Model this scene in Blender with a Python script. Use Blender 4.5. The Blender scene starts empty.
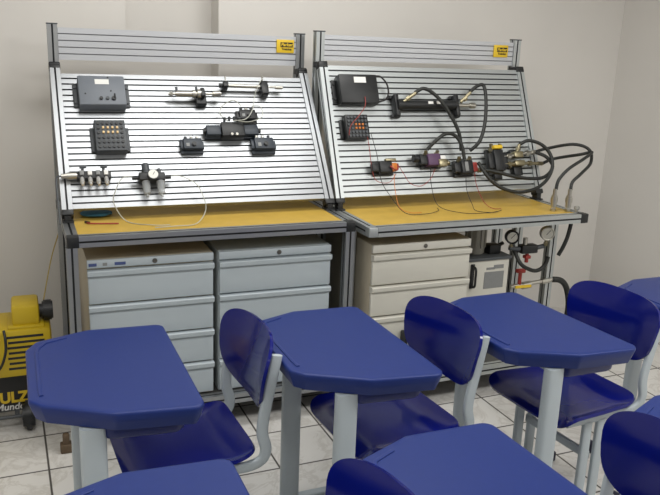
import bpy, bmesh, math, random
from mathutils import Vector, Matrix
random.seed(4)
SC = bpy.context.scene
COL = SC.collection
PI = math.pi

# ------------------------------------------------------------------ materials
def lin(c):
    return tuple((x/12.92 if x <= .04045 else ((x+.055)/1.055)**2.4) for x in (v/255 for v in c)) + (1,)

def mat(name, rgb, rough=.5, metal=0., noise=0., scale=20., bump=0., spec=.5, trans=0., alpha=1., coat=0., stretch=None):
    m = bpy.data.materials.new(name); m.use_nodes = True
    nt = m.node_tree; b = nt.nodes['Principled BSDF']
    b.inputs['Roughness'].default_value = rough
    b.inputs['Metallic'].default_value = metal
    b.inputs['Specular IOR Level'].default_value = spec
    b.inputs['Transmission Weight'].default_value = trans
    b.inputs['Alpha'].default_value = alpha
    b.inputs['Coat Weight'].default_value = coat
    c = lin(rgb)
    tc = nt.nodes.new('ShaderNodeTexCoord')
    mp = nt.nodes.new('ShaderNodeMapping')
    if stretch: mp.inputs['Scale'].default_value = stretch
    nt.links.new(tc.outputs['Object'], mp.inputs['Vector'])
    n = nt.nodes.new('ShaderNodeTexNoise'); n.inputs['Scale'].default_value = scale; n.inputs['Detail'].default_value = 4
    nt.links.new(mp.outputs[0], n.inputs['Vector'])
    r = nt.nodes.new('ShaderNodeMix'); r.data_type = 'RGBA'
    r.inputs['A'].default_value = tuple(x*(1-noise) for x in c[:3])+(1,)
    r.inputs['B'].default_value = tuple(min(1, x*(1+noise)) for x in c[:3])+(1,)
    nt.links.new(n.outputs['Fac'], r.inputs['Factor'])
    nt.links.new(r.outputs['Result'], b.inputs['Base Color'])
    if bump:
        bp = nt.nodes.new('ShaderNodeBump'); bp.inputs['Strength'].default_value = bump; bp.inputs['Distance'].default_value = .002
        nt.links.new(n.outputs['Fac'], bp.inputs['Height']); nt.links.new(bp.outputs[0], b.inputs['Normal'])
    return m

ALU = mat('brushed_aluminium', (170, 173, 176), .38, .9, .04, 60, stretch=(1, 12, 12))
ALU_SAT = mat('satin_anodised_aluminium', (190, 195, 196), .5, .9, .04, 60, stretch=(1, 12, 12))
SLOT = mat('slot_painted_shade', (46, 48, 50), .7, 0, .1)  # shade inside the aluminium profile grooves, painted as a dark colour
ALU_HEAD = mat('matt_anodised_aluminium', (206, 209, 214), .5, .85, .03, 60, stretch=(1, 12, 12))
SLOT3 = mat('header_groove_painted_shade', (136, 138, 142), .5, .4, .05)  # soft shade of the header grooves put into their colour
SLOT2 = mat('slot_floor_painted_shade', (84, 86, 86), .6, .3, .05)  # panel slots are aluminium too; their shade is painted darker here
BLACKP = mat('black_plastic', (27, 29, 31), .45, 0, .15, 40)
GREYP = mat('slate_plastic', (112, 118, 126), .5, 0, .06, 30)
DKGREY = mat('dark_grey_plastic', (72, 76, 80), .5, 0, .1, 30)
NAVYP = mat('blue_black_plastic', (44, 52, 62), .45, 0, .15, 40)
WHITEP = mat('white_sticker', (232, 232, 228), .6, 0, .02)
STEEL = mat('bright_steel', (190, 188, 180), .28, 1., .05, 40)
BRASS = mat('nickel_brass', (150, 142, 116), .35, .9, .1, 40)
YELSIGN = mat('yellow_plate', (226, 190, 45), .5, 0, .04, 30)
AMBER = mat('amber_button', (236, 204, 150), .4, 0, .03)
ORANGE = mat('orange_button', (205, 120, 45), .4, 0, .03)
RED = mat('red_wire_plastic', (150, 50, 44), .5, 0, .05)
PURPLE = mat('purple_coil_plastic', (86, 58, 90), .5, 0, .05)
WIREK = mat('black_wire_rubber', (40, 36, 38), .6, 0, .05)
HOSE = mat('black_hose_rubber', (34, 36, 34), .5, 0, .1, 80)
TUBE = mat('clear_tube_plastic', (172, 174, 164), .3, 0, .02, 20)
CORD = mat('pale_yellow_cord', (188, 166, 96), .5)
BOARD = mat('yellow_board', (197, 163, 70), .5, 0, .16, 14, bump=.05)
CABF = mat('grey_white_enamel', (178, 188, 194), .42, 0, .02, 12)
CABS = mat('beige_enamel_side', (176, 168, 150), .5, 0, .03, 12)
CABW = mat('cream_white_enamel', (206, 204, 194), .42, 0, .02, 12)
LOCK = mat('lock_metal', (120, 118, 112), .35, .8, .1)
BLUEMARK = mat('blue_ink', (70, 84, 130), .6)
DESK = mat('royal_blue_abs', (31, 49, 112), .36, 0, .05, 45, bump=.05, spec=.3)
DESKD = mat('blue_abs_rim', (22, 34, 96), .3, 0, .04, 45, spec=.35)
SEAT = mat('deep_blue_glossy_pp', (9, 19, 104), .13, 0, .05, 40, bump=.02, spec=.38)
PAINT = mat('pale_grey_paint', (176, 186, 192), .4, 0, .03, 20)
CAP = mat('dark_blue_end_cap', (22, 24, 48), .5)
YELLOW = mat('yellow_shell', (196, 168, 32), .42, 0, .06, 20)
TANK = mat('black_tank_enamel', (26, 26, 26), .35, 0, .1, 20)
LETTER = mat('yellow_letter_ink', (210, 178, 40), .5)
LETTERW = mat('white_letter_ink', (215, 215, 212), .5)
INK = mat('black_ink', (24, 24, 22), .6)
GAUGEF = mat('gauge_dial', (222, 222, 214), .35)
BOWL = mat('smoked_bowl', (178, 182, 184), .2, 0, .05, 20, alpha=.55)
NICKEL = mat('satin_nickel', (208, 208, 206), .35, .5, .03, 30)
CLOTH = mat('navy_cloth', (36, 48, 72), .8, 0, .25, 60, bump=.4)
TEAL = mat('teal_cloth', (42, 96, 118), .75, 0, .2, 60, bump=.3)
MOTOR = mat('grey_motor_paint', (150, 149, 142), .5, 0, .06)
GREYLAB = mat('grey_label', (132, 134, 134), .5, 0, .1, 120)
RUST = mat('brown_rubber', (92, 76, 58), .7, 0, .2)
SHELF = mat('dark_shelf_sheet', (70, 70, 68), .6, 0, .1)

def wall_mat(name, rgb):
    m = mat(name, rgb, .85, 0, .035, 2.2)
    nt = m.node_tree; b = nt.nodes['Principled BSDF']
    n = nt.nodes.new('ShaderNodeTexNoise'); n.inputs['Scale'].default_value = 90
    bp = nt.nodes.new('ShaderNodeBump'); bp.inputs['Strength'].default_value = .12; bp.inputs['Distance'].default_value = .002
    nt.links.new(n.outputs['Fac'], bp.inputs['Height']); nt.links.new(bp.outputs[0], b.inputs['Normal'])
    return m
WALL = wall_mat('painted_plaster', (221, 218, 213))
CEIL = wall_mat('ceiling_paint', (214, 212, 206))

def floor_mat():
    m = bpy.data.materials.new('marbled_white_tile'); m.use_nodes = True
    nt = m.node_tree; b = nt.nodes['Principled BSDF']; N = nt.nodes.new; Lk = nt.links.new
    tc = N('ShaderNodeTexCoord'); mp = N('ShaderNodeMapping'); mp.vector_type = 'POINT'
    T, a, ox, oy = .2999, .0145, .7775, -.0970
    c, s = math.cos(a), math.sin(a)
    mp.inputs['Rotation'].default_value = (0, 0, -a)
    mp.inputs['Scale'].default_value = (1/T, 1/T, 1)
    mp.inputs['Location'].default_value = (-(c*ox+s*oy)/T, -(-s*ox+c*oy)/T, 0)
    Lk(tc.outputs['Object'], mp.inputs['Vector'])
    sx = N('ShaderNodeSeparateXYZ'); Lk(mp.outputs[0], sx.inputs[0])
    def edge(o):
        f = N('ShaderNodeMath'); f.operation = 'FRACT'; Lk(o, f.inputs[0])
        g = N('ShaderNodeMath'); g.operation = 'SUBTRACT'; Lk(f.outputs[0], g.inputs[0]); g.inputs[1].default_value = .5
        h = N('ShaderNodeMath'); h.operation = 'ABSOLUTE'; Lk(g.outputs[0], h.inputs[0])
        return h.outputs[0]
    mx = N('ShaderNodeMath'); mx.operation = 'MAXIMUM'; Lk(edge(sx.outputs[0]), mx.inputs[0]); Lk(edge(sx.outputs[1]), mx.inputs[1])
    gr = N('ShaderNodeMapRange'); gr.inputs['From Min'].default_value = .482; gr.inputs['From Max'].default_value = .49
    Lk(mx.outputs[0], gr.inputs['Value'])
    fl = N('ShaderNodeVectorMath'); fl.operation = 'FLOOR'; Lk(mp.outputs[0], fl.inputs[0])
    wn = N('ShaderNodeTexWhiteNoise'); wn.noise_dimensions = '3D'; Lk(fl.outputs[0], wn.inputs['Vector'])
    ad = N('ShaderNodeVectorMath'); ad.operation = 'MULTIPLY_ADD'; Lk(wn.outputs['Color'], ad.inputs[0]); ad.inputs[1].default_value = (7, 7, 7); Lk(mp.outputs[0], ad.inputs[2])
    n1 = N('ShaderNodeTexNoise'); n1.inputs['Scale'].default_value = 1.6; n1.inputs['Detail'].default_value = 7; n1.inputs['Roughness'].default_value = .62; n1.inputs['Distortion'].default_value = 1.2
    Lk(ad.outputs[0], n1.inputs['Vector'])
    v = N('ShaderNodeMath'); v.operation = 'SUBTRACT'; Lk(n1.outputs['Fac'], v.inputs[0]); v.inputs[1].default_value = .5
    v2 = N('ShaderNodeMath'); v2.operation = 'ABSOLUTE'; Lk(v.outputs[0], v2.inputs[0])
    vr = N('ShaderNodeMapRange'); vr.inputs['From Min'].default_value = .0; vr.inputs['From Max'].default_value = .055; vr.inputs['To Min'].default_value = .6; vr.inputs['To Max'].default_value = 0
    Lk(v2.outputs[0], vr.inputs['Value'])
    m1 = N('ShaderNodeMix'); m1.data_type = 'RGBA'; m1.inputs['A'].default_value = lin((216, 214, 210)); m1.inputs['B'].default_value = lin((186, 182, 175)); Lk(vr.outputs[0], m1.inputs['Factor'])
    m2 = N('ShaderNodeMix'); m2.data_type = 'RGBA'; m2.inputs['B'].default_value = lin((74, 70, 66)); Lk(m1.outputs['Result'], m2.inputs['A']); Lk(gr.outputs[0], m2.inputs['Factor'])
    Lk(m2.outputs['Result'], b.inputs['Base Color'])
    rr = N('ShaderNodeMapRange'); rr.inputs['To Min'].default_value = .28; rr.inputs['To Max'].default_value = .8; Lk(gr.outputs[0], rr.inputs['Value']); Lk(rr.outputs[0], b.inputs['Roughness'])
    return m
TILE = floor_mat()

# ------------------------------------------------------------------ mesh builder
class MB:
    def __init__(s): s.bm = bmesh.new()
    def _mark(s, before, mi):
        for f in s.bm.faces:
            if f not in before: f.material_index = mi
    def box(s, c, d, bev=0., rot=None, mi=0, taper=None):
        b = bmesh.new(); bmesh.ops.create_cube(b, size=1)
        for v in b.verts:
            k = taper if (taper and v.co.z < 0) else 1
            v.co = Vector((v.co.x*d[0]*k, v.co.y*d[1]*k, v.co.z*d[2]))
        if bev: bmesh.ops.bevel(b, geom=list(b.edges), offset=min(bev, min(d)*.45), segments=2, affect='EDGES', profile=.5)
        M = Matrix.Translation(c)
        if rot is not None: M = M @ rot
        return s._add(b, M, mi)
    def _add(s, b, M, mi):
        b.transform(M)
        for f in b.faces: f.material_index = mi
        me = bpy.data.meshes.new('tmp'); b.to_mesh(me); b.free(); s.bm.from_mesh(me); bpy.data.meshes.remove(me)
        return s
    def cyl(s, p0, p1, r, r2=None, n=20, bev=0., mi=0):
        p0, p1 = Vector(p0), Vector(p1); ax = p1-p0; L = ax.length
        b = bmesh.new(); bmesh.ops.create_cone(b, cap_ends=True, segments=n, radius1=r, radius2=r if r2 is None else r2, depth=L)
        if bev:
            ed = [e for e in b.edges if len(e.link_faces) == 2 and any(len(f.verts) > 4 for f in e.link_faces)]
            bmesh.ops.bevel(b, geom=ed, offset=bev, segments=2, affect='EDGES')
        M = Matrix.Translation((p0+p1)/2) @ ax.to_track_quat('Z', 'Y').to_matrix().to_4x4()
        return s._add(b, M, mi)
    def sphere(s, c, r, sc=(1, 1, 1), mi=0):
        b = bmesh.new(); bmesh.ops.create_uvsphere(b, u_segments=16, v_segments=10, radius=r)
        return s._add(b, Matrix.Translation(c) @ Matrix.Diagonal((*sc, 1)), mi)
    def torus(s, c, axis, R, r, mi=0, n=28, k=8):
        b = bmesh.new(); rings = []
        for i in range(n):
            a = 2*PI*i/n; d = Vector((math.cos(a), math.sin(a), 0))
            rings.append([b.verts.new(d*(R+r*math.cos(2*PI*j/k))+Vector((0, 0, r*math.sin(2*PI*j/k)))) for j in range(k)])
        for i in range(n):
            for j in range(k):
                b.faces.new((rings[i][j], rings[(i+1) % n][j], rings[(i+1) % n][(j+1) % k], rings[i][(j+1) % k]))
        return s._add(b, Matrix.Translation(c) @ Vector(axis).to_track_quat('Z', 'Y').to_matrix().to_4x4(), mi)
    def sweep(s, pts, sec, up=(0, 0, 1), closed_sec=True, mi=0, mifn=None):
        """sweep a closed section (list of (a,b)) along a polyline; a along side vector, b along the frame's up"""
        P = [Vector(p) for p in pts]; b = bmesh.new(); rings = []; U = Vector(up)
        for i, p in enumerate(P):
            t = (P[min(i+1, len(P)-1)]-P[max(i-1, 0)]).normalized()
            sd = t.cross(U)
            if sd.length < 1e-4: sd = t.orthogonal()
            sd.normalize(); u2 = sd.cross(t).normalized(); U = u2
            rings.append([b.verts.new(p+sd*x+u2*y) for x, y in sec])
        n = len(sec)
        for i in range(len(P)-1):
            for j in range(n):
                f = b.faces.new((rings[i][j], rings[i][(j+1) % n], rings[i+1][(j+1) % n], rings[i+1][j]))
                f.material_index = mifn(j) if mifn else mi
        for r in (rings[0][::-1], rings[-1]):
            f = b.faces.new(r); f.material_index = mi
        bmesh.ops.recalc_face_normals(b, faces=list(b.faces))
        me = bpy.data.meshes.new('tmp'); b.to_mesh(me); b.free(); s.bm.from_mesh(me); bpy.data.meshes.remove(me)
        return s
    def tube(s, pts, r, n=10, sub=6, mi=0):
        return s.sweep(smooth(pts, sub), [(r*math.cos(2*PI*j/n), r*math.sin(2*PI*j/n)) for j in range(n)], mi=mi)
    def oval(s, pts, a, bb, n=14, sub=0, up=(0, 0, 1), mi=0):
        def ss(c): return math.copysign(abs(c)**.6, c)
        return s.sweep(smooth(pts, sub) if sub else pts, [(a*ss(math.cos(2*PI*j/n)), bb*ss(math.sin(2*PI*j/n))) for j in range(n)], up=up, mi=mi)
    def beam(s, p0, p1, w, up=(0, 0, 1)):
        """T-slot profile: square with a dark groove down each of its four faces (material 1)"""
        h, g, d = w/2, w*.09, w*.2
        side = [(-h, -h), (-g, -h), (-g, -h+d), (g, -h+d), (g, -h)]
        sec = []
        for k in range(4):
            c, q = [(1, 0), (0, 1), (-1, 0), (0, -1)][k]
            sec += [(x*c-y*q, x*q+y*c) for x, y in side]
        return s.sweep([p0, p1], sec, up=up, mifn=lambda j: 1 if j % 5 in (1, 2, 3) else 0)
    def prism(s, poly, z0, z1, mi=0, bev=0.):
        b = bmesh.new(); lo = [b.verts.new((x, y, z0)) for x, y in poly]; hi = [b.verts.new((x, y, z1)) for x, y in poly]
        n = len(poly)
        for i in range(n): b.faces.new((lo[i], lo[(i+1) % n], hi[(i+1) % n], hi[i]))
        b.faces.new(lo[::-1]); b.faces.new(hi)
        bmesh.ops.recalc_face_normals(b, faces=list(b.faces))
        return s._add(b, Matrix(), mi)
    def rings(s, rs, mi=0):
        """closed loops of equal length joined to a solid, capped at both ends"""
        b = bmesh.new(); R = [[b.verts.new(p) for p in r] for r in rs]; n = len(rs[0])
        for i in range(len(R)-1):
            for j in range(n): b.faces.new((R[i][j], R[i][(j+1) % n], R[i+1][(j+1) % n], R[i+1][j]))
        b.faces.new(R[0][::-1]); b.faces.new(R[-1]); bmesh.ops.recalc_face_normals(b, faces=list(b.faces))
        return s._add(b, Matrix(), mi)
    def shell(s, outline, height, thick, rings=9, seg=48, mi=0):
        """rounded sheet: outline(angle)->(x,y); height(x,y)->z; given a thickness"""
        b = bmesh.new(); c = b.verts.new((0, 0, height(0, 0))); R = []
        for i in range(1, rings+1):
            q = (i/rings)**.8
            R.append([b.verts.new((outline(2*PI*j/seg)[0]*q, outline(2*PI*j/seg)[1]*q, height(outline(2*PI*j/seg)[0]*q, outline(2*PI*j/seg)[1]*q))) for j in range(seg)])
        for j in range(seg): b.faces.new((c, R[0][j], R[0][(j+1) % seg]))
        for i in range(rings-1):
            for j in range(seg): b.faces.new((R[i][j], R[i+1][j], R[i+1][(j+1) % seg], R[i][(j+1) % seg]))
        bmesh.ops.recalc_face_normals(b, faces=list(b.faces))
        bmesh.ops.solidify(b, geom=list(b.faces), thickness=thick)
        bmesh.ops.recalc_face_normals(b, faces=list(b.faces))
        return s._add(b, Matrix(), mi)
    def xf(s, M): s.bm.transform(M); return s
    def build(s, name, ms, parent=None, ang=38):
        bm = s.bm; bm.normal_update(); lim = math.radians(ang)
        for f in bm.faces: f.smooth = True
        for e in bm.edges:
            if len(e.link_faces) == 2: e.smooth = e.calc_face_angle(0) < lim
        me = bpy.data.meshes.new(name); bm.to_mesh(me); bm.free()
        for m in (ms if isinstance(ms, (list, tuple)) else [ms]): me.materials.append(m)
        o = bpy.data.objects.new(name, me); COL.objects.link(o)
        if parent: o.parent = parent
        return o

def smooth(pts, sub=6):
    P = [Vector(p) for p in pts]; out = []
    if len(P) < 3: return P
    for i in range(len(P)-1):
        a, b, c, d = P[max(i-1, 0)], P[i], P[i+1], P[min(i+2, len(P)-1)]
        for k in range(sub):
            t = k/sub
            out.append(.5*((2*b)+(c-a)*t+(2*a-5*b+4*c-d)*t*t+(3*b-a-3*c+d)*t**3))
    out.append(P[-1]); return out

def tag(o, label=None, cat=None, group=None, kind=None):
    if label: o['label'] = label
    if cat: o['category'] = cat
    if group: o['group'] = group
    if kind: o['kind'] = kind
    return o
def thing(name, label, cat, loc=(0, 0, 0), rz=0, group=None, rx=0):
    o = bpy.data.objects.new(name, None); COL.objects.link(o); o.empty_display_size = .1
    o.location = loc; o.rotation_euler = (rx, 0, rz)
    return tag(o, label, cat, group)
def dup(root, loc, rz, label):
    r = root.copy(); COL.objects.link(r); r.location = loc; r.rotation_euler = (0, 0, rz); r['label'] = label
    for ch in root.children:
        c = ch.copy(); COL.objects.link(c); c.parent = r
        for g in ch.children:
            d = g.copy(); COL.objects.link(d); d.parent = c
    return r
def part(src, parent, loc=None):
    c = src.copy(); COL.objects.link(c); c.parent = parent
    if loc is not None: c.location = loc
    return c
def text(name, body, size, m, parent, loc, rot, shear=0., offset=0., sx=1., ext=.0006):
    cu = bpy.data.curves.new('t', 'FONT'); cu.body = body; cu.size = size; cu.align_x = 'CENTER'; cu.align_y = 'CENTER'
    cu.shear = shear; cu.offset = offset; cu.extrude = ext
    t = bpy.data.objects.new('t', cu); COL.objects.link(t)
    dg = bpy.context.evaluated_depsgraph_get()
    me = bpy.data.meshes.new_from_object(t.evaluated_get(dg)); bpy.data.objects.remove(t)
    me.materials.clear(); me.materials.append(m)
    o = bpy.data.objects.new(name, me); COL.objects.link(o); o.parent = parent
    o.location = loc; o.rotation_euler = rot; o.scale = (sx, 1, 1)
    return o

# ------------------------------------------------------------------ the room
XL, XR, YB, YF, ZC = -1.9, 3.55, 1.0, -5.2, 2.95
def struct(name, mb, m): return tag(mb.build(name, m), kind='structure')
struct('floor', MB().box(((XL+XR)/2, (YB+.4+YF)/2, -.05), (XR-XL+.4, YB+.4-YF+.4, .1)), TILE)
struct('ceiling', MB().box(((XL+XR)/2, (YB+.4+YF)/2, ZC+.05), (XR-XL+.4, YB+.4-YF+.4, .1)), CEIL)
# back wall with a shallow recess behind the first bench
RX0, RX1, RD = .386, .865, .16
wb = [(XL-.2, YB), (RX0, YB), (RX0, YB+RD), (RX1, YB+RD), (RX1, YB), (XR+.2, YB), (XR+.2, YB+.35), (XL-.2, YB+.35)]
struct('wall_back', MB().prism(wb, 0, ZC), WALL)
struct('wall_left', MB().box((XL-.1, (YB+YF)/2, ZC/2), (.2, YB-YF, ZC)), WALL)
struct('wall_right', MB().box((XR+.1, (YB+YF)/2, ZC/2), (.2, YB-YF, ZC)), WALL)
struct('wall_front', MB().box(((XL+XR)/2, YF-.1, ZC/2), (XR-XL+.4, .2, ZC)), WALL)

# ------------------------------------------------------------------ the two training benches
PW = .045                                   # profile width
def bench(name, label, loc, rz, W, p, zb, s, zs, q, zh, zt, ht, depth, legs, sign_x, alu):
    t = thing(name, label, 'workbench', loc, rz)
    h = PW/2; A = [alu, SLOT]
    # feet and legs
    for (x, y) in legs:
        lg = MB().beam((x, y, .03), (x, y, ht-PW), PW, up=(0, 1, 0)).build('leg', A, t)
        MB().cyl((x, y, 0), (x, y, .012), .026).cyl((x, y, .012), (x, y, .03), .010).build('foot', BLACKP, lg)
    # rear uprights
    for x in (h, W-h):
        up = MB().beam((x, q+h, .03), (x, q+h, zt), PW, up=(0, 1, 0)).build('upright', A, t)
        MB().box((x, q+h, zt+.003), (PW+.004, PW+.004, .006), .001).build('upright_cap', DKGREY, up)
        MB().cyl((x, q+h, 0), (x, q+h, .03), .022).build('foot', BLACKP, up)
    # table frame
    zf = ht-h
    MB().beam((PW, h, zf), (W-PW, h, zf), PW).build('front_rail', A, t)
    MB().beam((PW, depth-h, zf), (W-PW, depth-h, zf), PW).build('back_rail', A, t)
    for x in (h, W-h):
        MB().beam((x, PW, zf), (x, depth-PW, zf), PW).build('side_rail', A, t)
    for x in (h, W-h):
        for y in (h, depth-h):
            if (x, y) == (h, h) and loc[0] > .5:      # this corner is a bare mitred joint
                MB().box((x, y, zf), (PW, PW, PW), .003).build('corner_block', alu, t)
            else:
                MB().box((x, y, zf), (PW+.003, PW+.003, PW+.003), .004).build('corner_block', BLACKP, t)
    MB().box((W/2, depth/2, ht-.009), (W-2*PW+.004, depth-2*PW+.004, .012)).build('table_board', BOARD, t)
    # lower frame and shelf
    zl = .1475
    MB().beam((PW, h, zl), (W-PW, h, zl), PW).build('lower_front_rail', A, t)
    MB().beam((PW, q+h, zl), (W-PW, q+h, zl), PW).build('lower_back_rail', A, t)
    for x in (h, W-h):
        MB().beam((x, PW, zl), (x, q, zl), PW).build('lower_side_rail', A, t)
    MB().box((W/2, (q+PW)/2, .165), (W-2*PW, q-PW, .008)).build('shelf', SHELF, t)
    # sloping slotted panel
    P0, P1 = Vector((0, p, zb)), Vector((0, s, zs)); Y = (P1-P0).normalized(); L = (P1-P0).length; Z = Vector((1, 0, 0)).cross(Y)
    for x in (h, W-h):
        a = P0+Vector((x, 0, 0))-Z*h; b = P1+Vector((x, 0, 0))-Z*h
        MB().beam(a, b, PW, up=Z).build('panel_stile', A, t)
        # black joints at both ends of the stile
        j = MB(); rot = Matrix.Rotation(math.atan2(Y.z, Y.y), 4, 'X')
        c0 = a-Y*.012
        j.box(c0, (PW+.004, .026, PW+.004), .004, rot=Matrix.Rotation(math.atan2(Y.z, Y.y), 4, 'X'))
        j.box((x, a.y-.006, (ht+a.z-.015)/2+.002), (PW*.62, PW, a.z-.015-ht), .003)
        j.box((x, a.y-.006, ht+.004), (PW+.003, PW+.012, .008), .002)
        j.build('pivot_joint', BLACKP, t)
        k = MB()
        k.box(b+Y*.016, (PW+.004, .034, PW+.004), .005, rot=rot)
        k.box((x, (b.y+q)/2+.012, b.z+.018), (PW+.002, abs(q-b.y)+.05, .034), .005)
        k.build('top_joint', BLACKP, t)
    n = 23; pit = .03; g = .0078; dp = .009
    sec = []; v = 0.004
    prof = []                                 # (v, w, dark)
    for i in range(n):
        prof += [(v, 0), (v+pit-g, 0)]
        if i < n-1: prof += [(v+pit-g, -dp), (v+pit, -dp)]
        v += pit
    vtop = prof[-1][0]
    secl = prof+[(vtop, -.022), (.004, -.022)]
    b = bmesh.new(); x0, x1 = PW+.001, W-PW-.001
    def P(x, vw): return P0+Vector((x, 0, 0))+Y*vw[0]+Z*(vw[1]-.006)
    A0 = [b.verts.new(P(x0, vw)) for vw in secl]; A1 = [b.verts.new(P(x1, vw)) for vw in secl]
    m = len(secl)
    for i in range(m):
        f = b.faces.new((A0[i], A0[(i+1) % m], A1[(i+1) % m], A1[i]))
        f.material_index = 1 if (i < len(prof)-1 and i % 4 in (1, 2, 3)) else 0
    b.faces.new(A0[::-1]); b.faces.new(A1); bmesh.ops.recalc_face_normals(b, faces=list(b.faces))
    mb = MB(); mb.bm.free(); mb.bm = b
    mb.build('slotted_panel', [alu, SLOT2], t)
    # header board
    n = 5; span = zt-zh-.012; pit = span/n; prof = []; v = zh+.004; gg = .0048
    for i in range(n):
        prof += [(v, 0), (v+pit-gg, 0)]
        if i < n-1: prof += [(v+pit-gg, .007), (v+pit, .007)]
        v += pit
    secl = prof+[(prof[-1][0], .03), (prof[0][0], .03)]
    b = bmesh.new(); A0 = [b.verts.new((x0, q+.006+w, z)) for z, w in secl]; A1 = [b.verts.new((x1, q+.006+w, z)) for z, w in secl]; m = len(secl)
    for i in range(m):
        f = b.faces.new((A0[i], A0[(i+1) % m], A1[(i+1) % m], A1[i]))
        f.material_index = 1 if (i < len(prof)-1 and i % 4 in (1, 2, 3)) else 0
    b.faces.new(A0[::-1]); b.faces.new(A1); bmesh.ops.recalc_face_normals(b, faces=list(b.faces))
    mb = MB(); mb.bm.free(); mb.bm = b
    mb.build('header_board', [ALU_HEAD, SLOT3], t)
    # yellow name plate
    zc = zt-.062
    pl = MB().box((sign_x, q+.002, zc), (.094, .006, .066), .0015).build('name_plate', YELSIGN, t)
    MB().box((sign_x+.006, q-.0016, zc+.008), (.066, .002, .024)).build('badge', INK, pl)
    text('lettering', 'Parker', .023, YELSIGN, pl, (sign_x+.006, q-.0030, zc+.008), (PI/2, 0, 0), shear=.2, offset=.0006)
    text('lettering', 'Training', .014, INK, pl, (sign_x+.006, q-.0016, zc-.014), (PI/2, 0, 0), offset=.0004, sx=1.15)
    return t

b1 = bench('training_bench', 'left aluminium workbench with bright sloping slotted panel and yellow tabletop',
           (0, 0, 0), 0, 1.257, .2701, 1.0062, .6913, 1.5809, .7453, 1.611, 1.7734, .9495, .79,
           [(.0165, .0225), (1.2345, .0225), (.0225, .72), (1.2345, .70)], 1.152, ALU)
B2L, B2R = (1.28623, -.0906, 0), .02135
b2 = bench('training_bench', 'right aluminium workbench with grey sloping slotted panel carrying black hoses',
           B2L, B2R, 1.250, .3821, 1.0005, .6509, 1.6190, .7024, 1.6466, 1.7897, .9387, .748,
           [(.0225, .25), (1.2, .205), (1.2, .50), (.0225, .62)], 1.118, ALU_SAT)

# frames of the two sloping panels: X along the panel, Y up the slope, Z out of it
class Frame:
    def __init__(s, P, rz, p, zb, q, zs):
        s.rz = rz; s.rx = math.atan2(zs-zb, q-p)
        R = Matrix.Rotation(rz, 4, 'Z')
        s.M = Matrix.Translation(P) @ R @ Matrix.Translation((0, p, zb)) @ Matrix.Rotation(s.rx, 4, 'X')
    def __call__(s, u, v, h=0.): return s.M @ Vector((u, v, h-.006))
F1 = Frame((0, 0, 0), 0, .2701, 1.0062, .6913, 1.5809)
F2 = Frame(B2L, B2R, .3821, 1.0005, .6509, 1.6190)
def on(F, name, label, cat, u, v, group=None):
    return thing(name, label, cat, F(u, v, .0), F.rz, group, rx=F.rx)

# ---------------- things on the left panel
def control_box(F, u, v, label, m, w, hgt, dep, flg, white):
    t = on(F, 'control_box', label, 'control box', u, v)
    MB().box((0, 0, dep/2+.002), (w, hgt, dep), .005).build('housing', m, t)
    for s in (-1, 1):
        f = MB().box((s*(w/2+.011), 0, .006), (.022, hgt*.8, .008), .002)
        for k in (-1, 1): f.cyl((s*(w/2+.012), k*hgt*.26, .009), (s*(w/2+.012), k*hgt*.26, .016), .007, n=12)
        f.build('mounting_flange', flg, t)
    MB().box((white[0], white[1], dep+.0025), (white[2], white[3], .0012)).build('sticker', WHITEP, t)
    return t
t = control_box(F1, .215, .565, 'slate grey control box with white sticker, top left of left panel', GREYP, .206, .152, .055, DKGREY, (.002, .043, .062, .026))
for x, r, m in ((-.008, .008, BLACKP), (.02, .008, DKGREY), (.048, .010, BLACKP)):
    MB().cyl((x, -.045, .056), (x, -.045, .066), r, n=14, bev=.0015).build('knob', m, t)
MB().cyl((.052, -.045, .066), (.052, -.026, .069), .004, n=10).build('toggle', BLACKP, t)
for x, y in ((-.075, -.02), (.038, -.005), (.03, .066)):
    MB().cyl((x, y, .056), (x, y, .0585), .004, n=10).build('screw', BLACKP, t)

def button_box(F, u, v, label, w, hgt, dep, m, sock, lit, litm):
    t = on(F, 'button_box', label, 'button box', u, v)
    MB().box((0, 0, dep/2+.002), (w, hgt, dep), .004).build('housing', m, t)
    for s in (-1, 1): MB().box((s*(w/2+.009), -.004, .006), (.018, hgt*.78, .008), .002).build('mounting_flange', m, t)
    sk = None; bt = None
    nx, ny = 6, 6
    for j in range(ny):
        for i in range(nx):
            x = (i-(nx-1)/2)*w*.150; y = (j-(ny-1)/2)*hgt*.152
            if (i, j) in lit: 
                if bt is None: bt = MB().box((0, 0, .004), (.0095, .011, .009), .002).build('push_button', litm, t); bt.location = (x, y, dep+.002)
                else: part(bt, t, (x, y, dep+.002))
            else:
                if sk is None: sk = MB().cyl((0, 0, 0), (0, 0, .006), .0068, n=12).build('socket', sock, t); sk.location = (x, y, dep+.002)
                else: part(sk, t, (x, y, dep+.002))
    return t
button_box(F1, .232, .338, 'dark button box with two rows of amber buttons under the slate control box', .135, .155, .045, DKGREY, BLACKP,
           {(i, j) for i in (1, 2, 3, 4) for j in (3, 4) if not (j == 4 and i == 0)}, AMBER)

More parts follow.
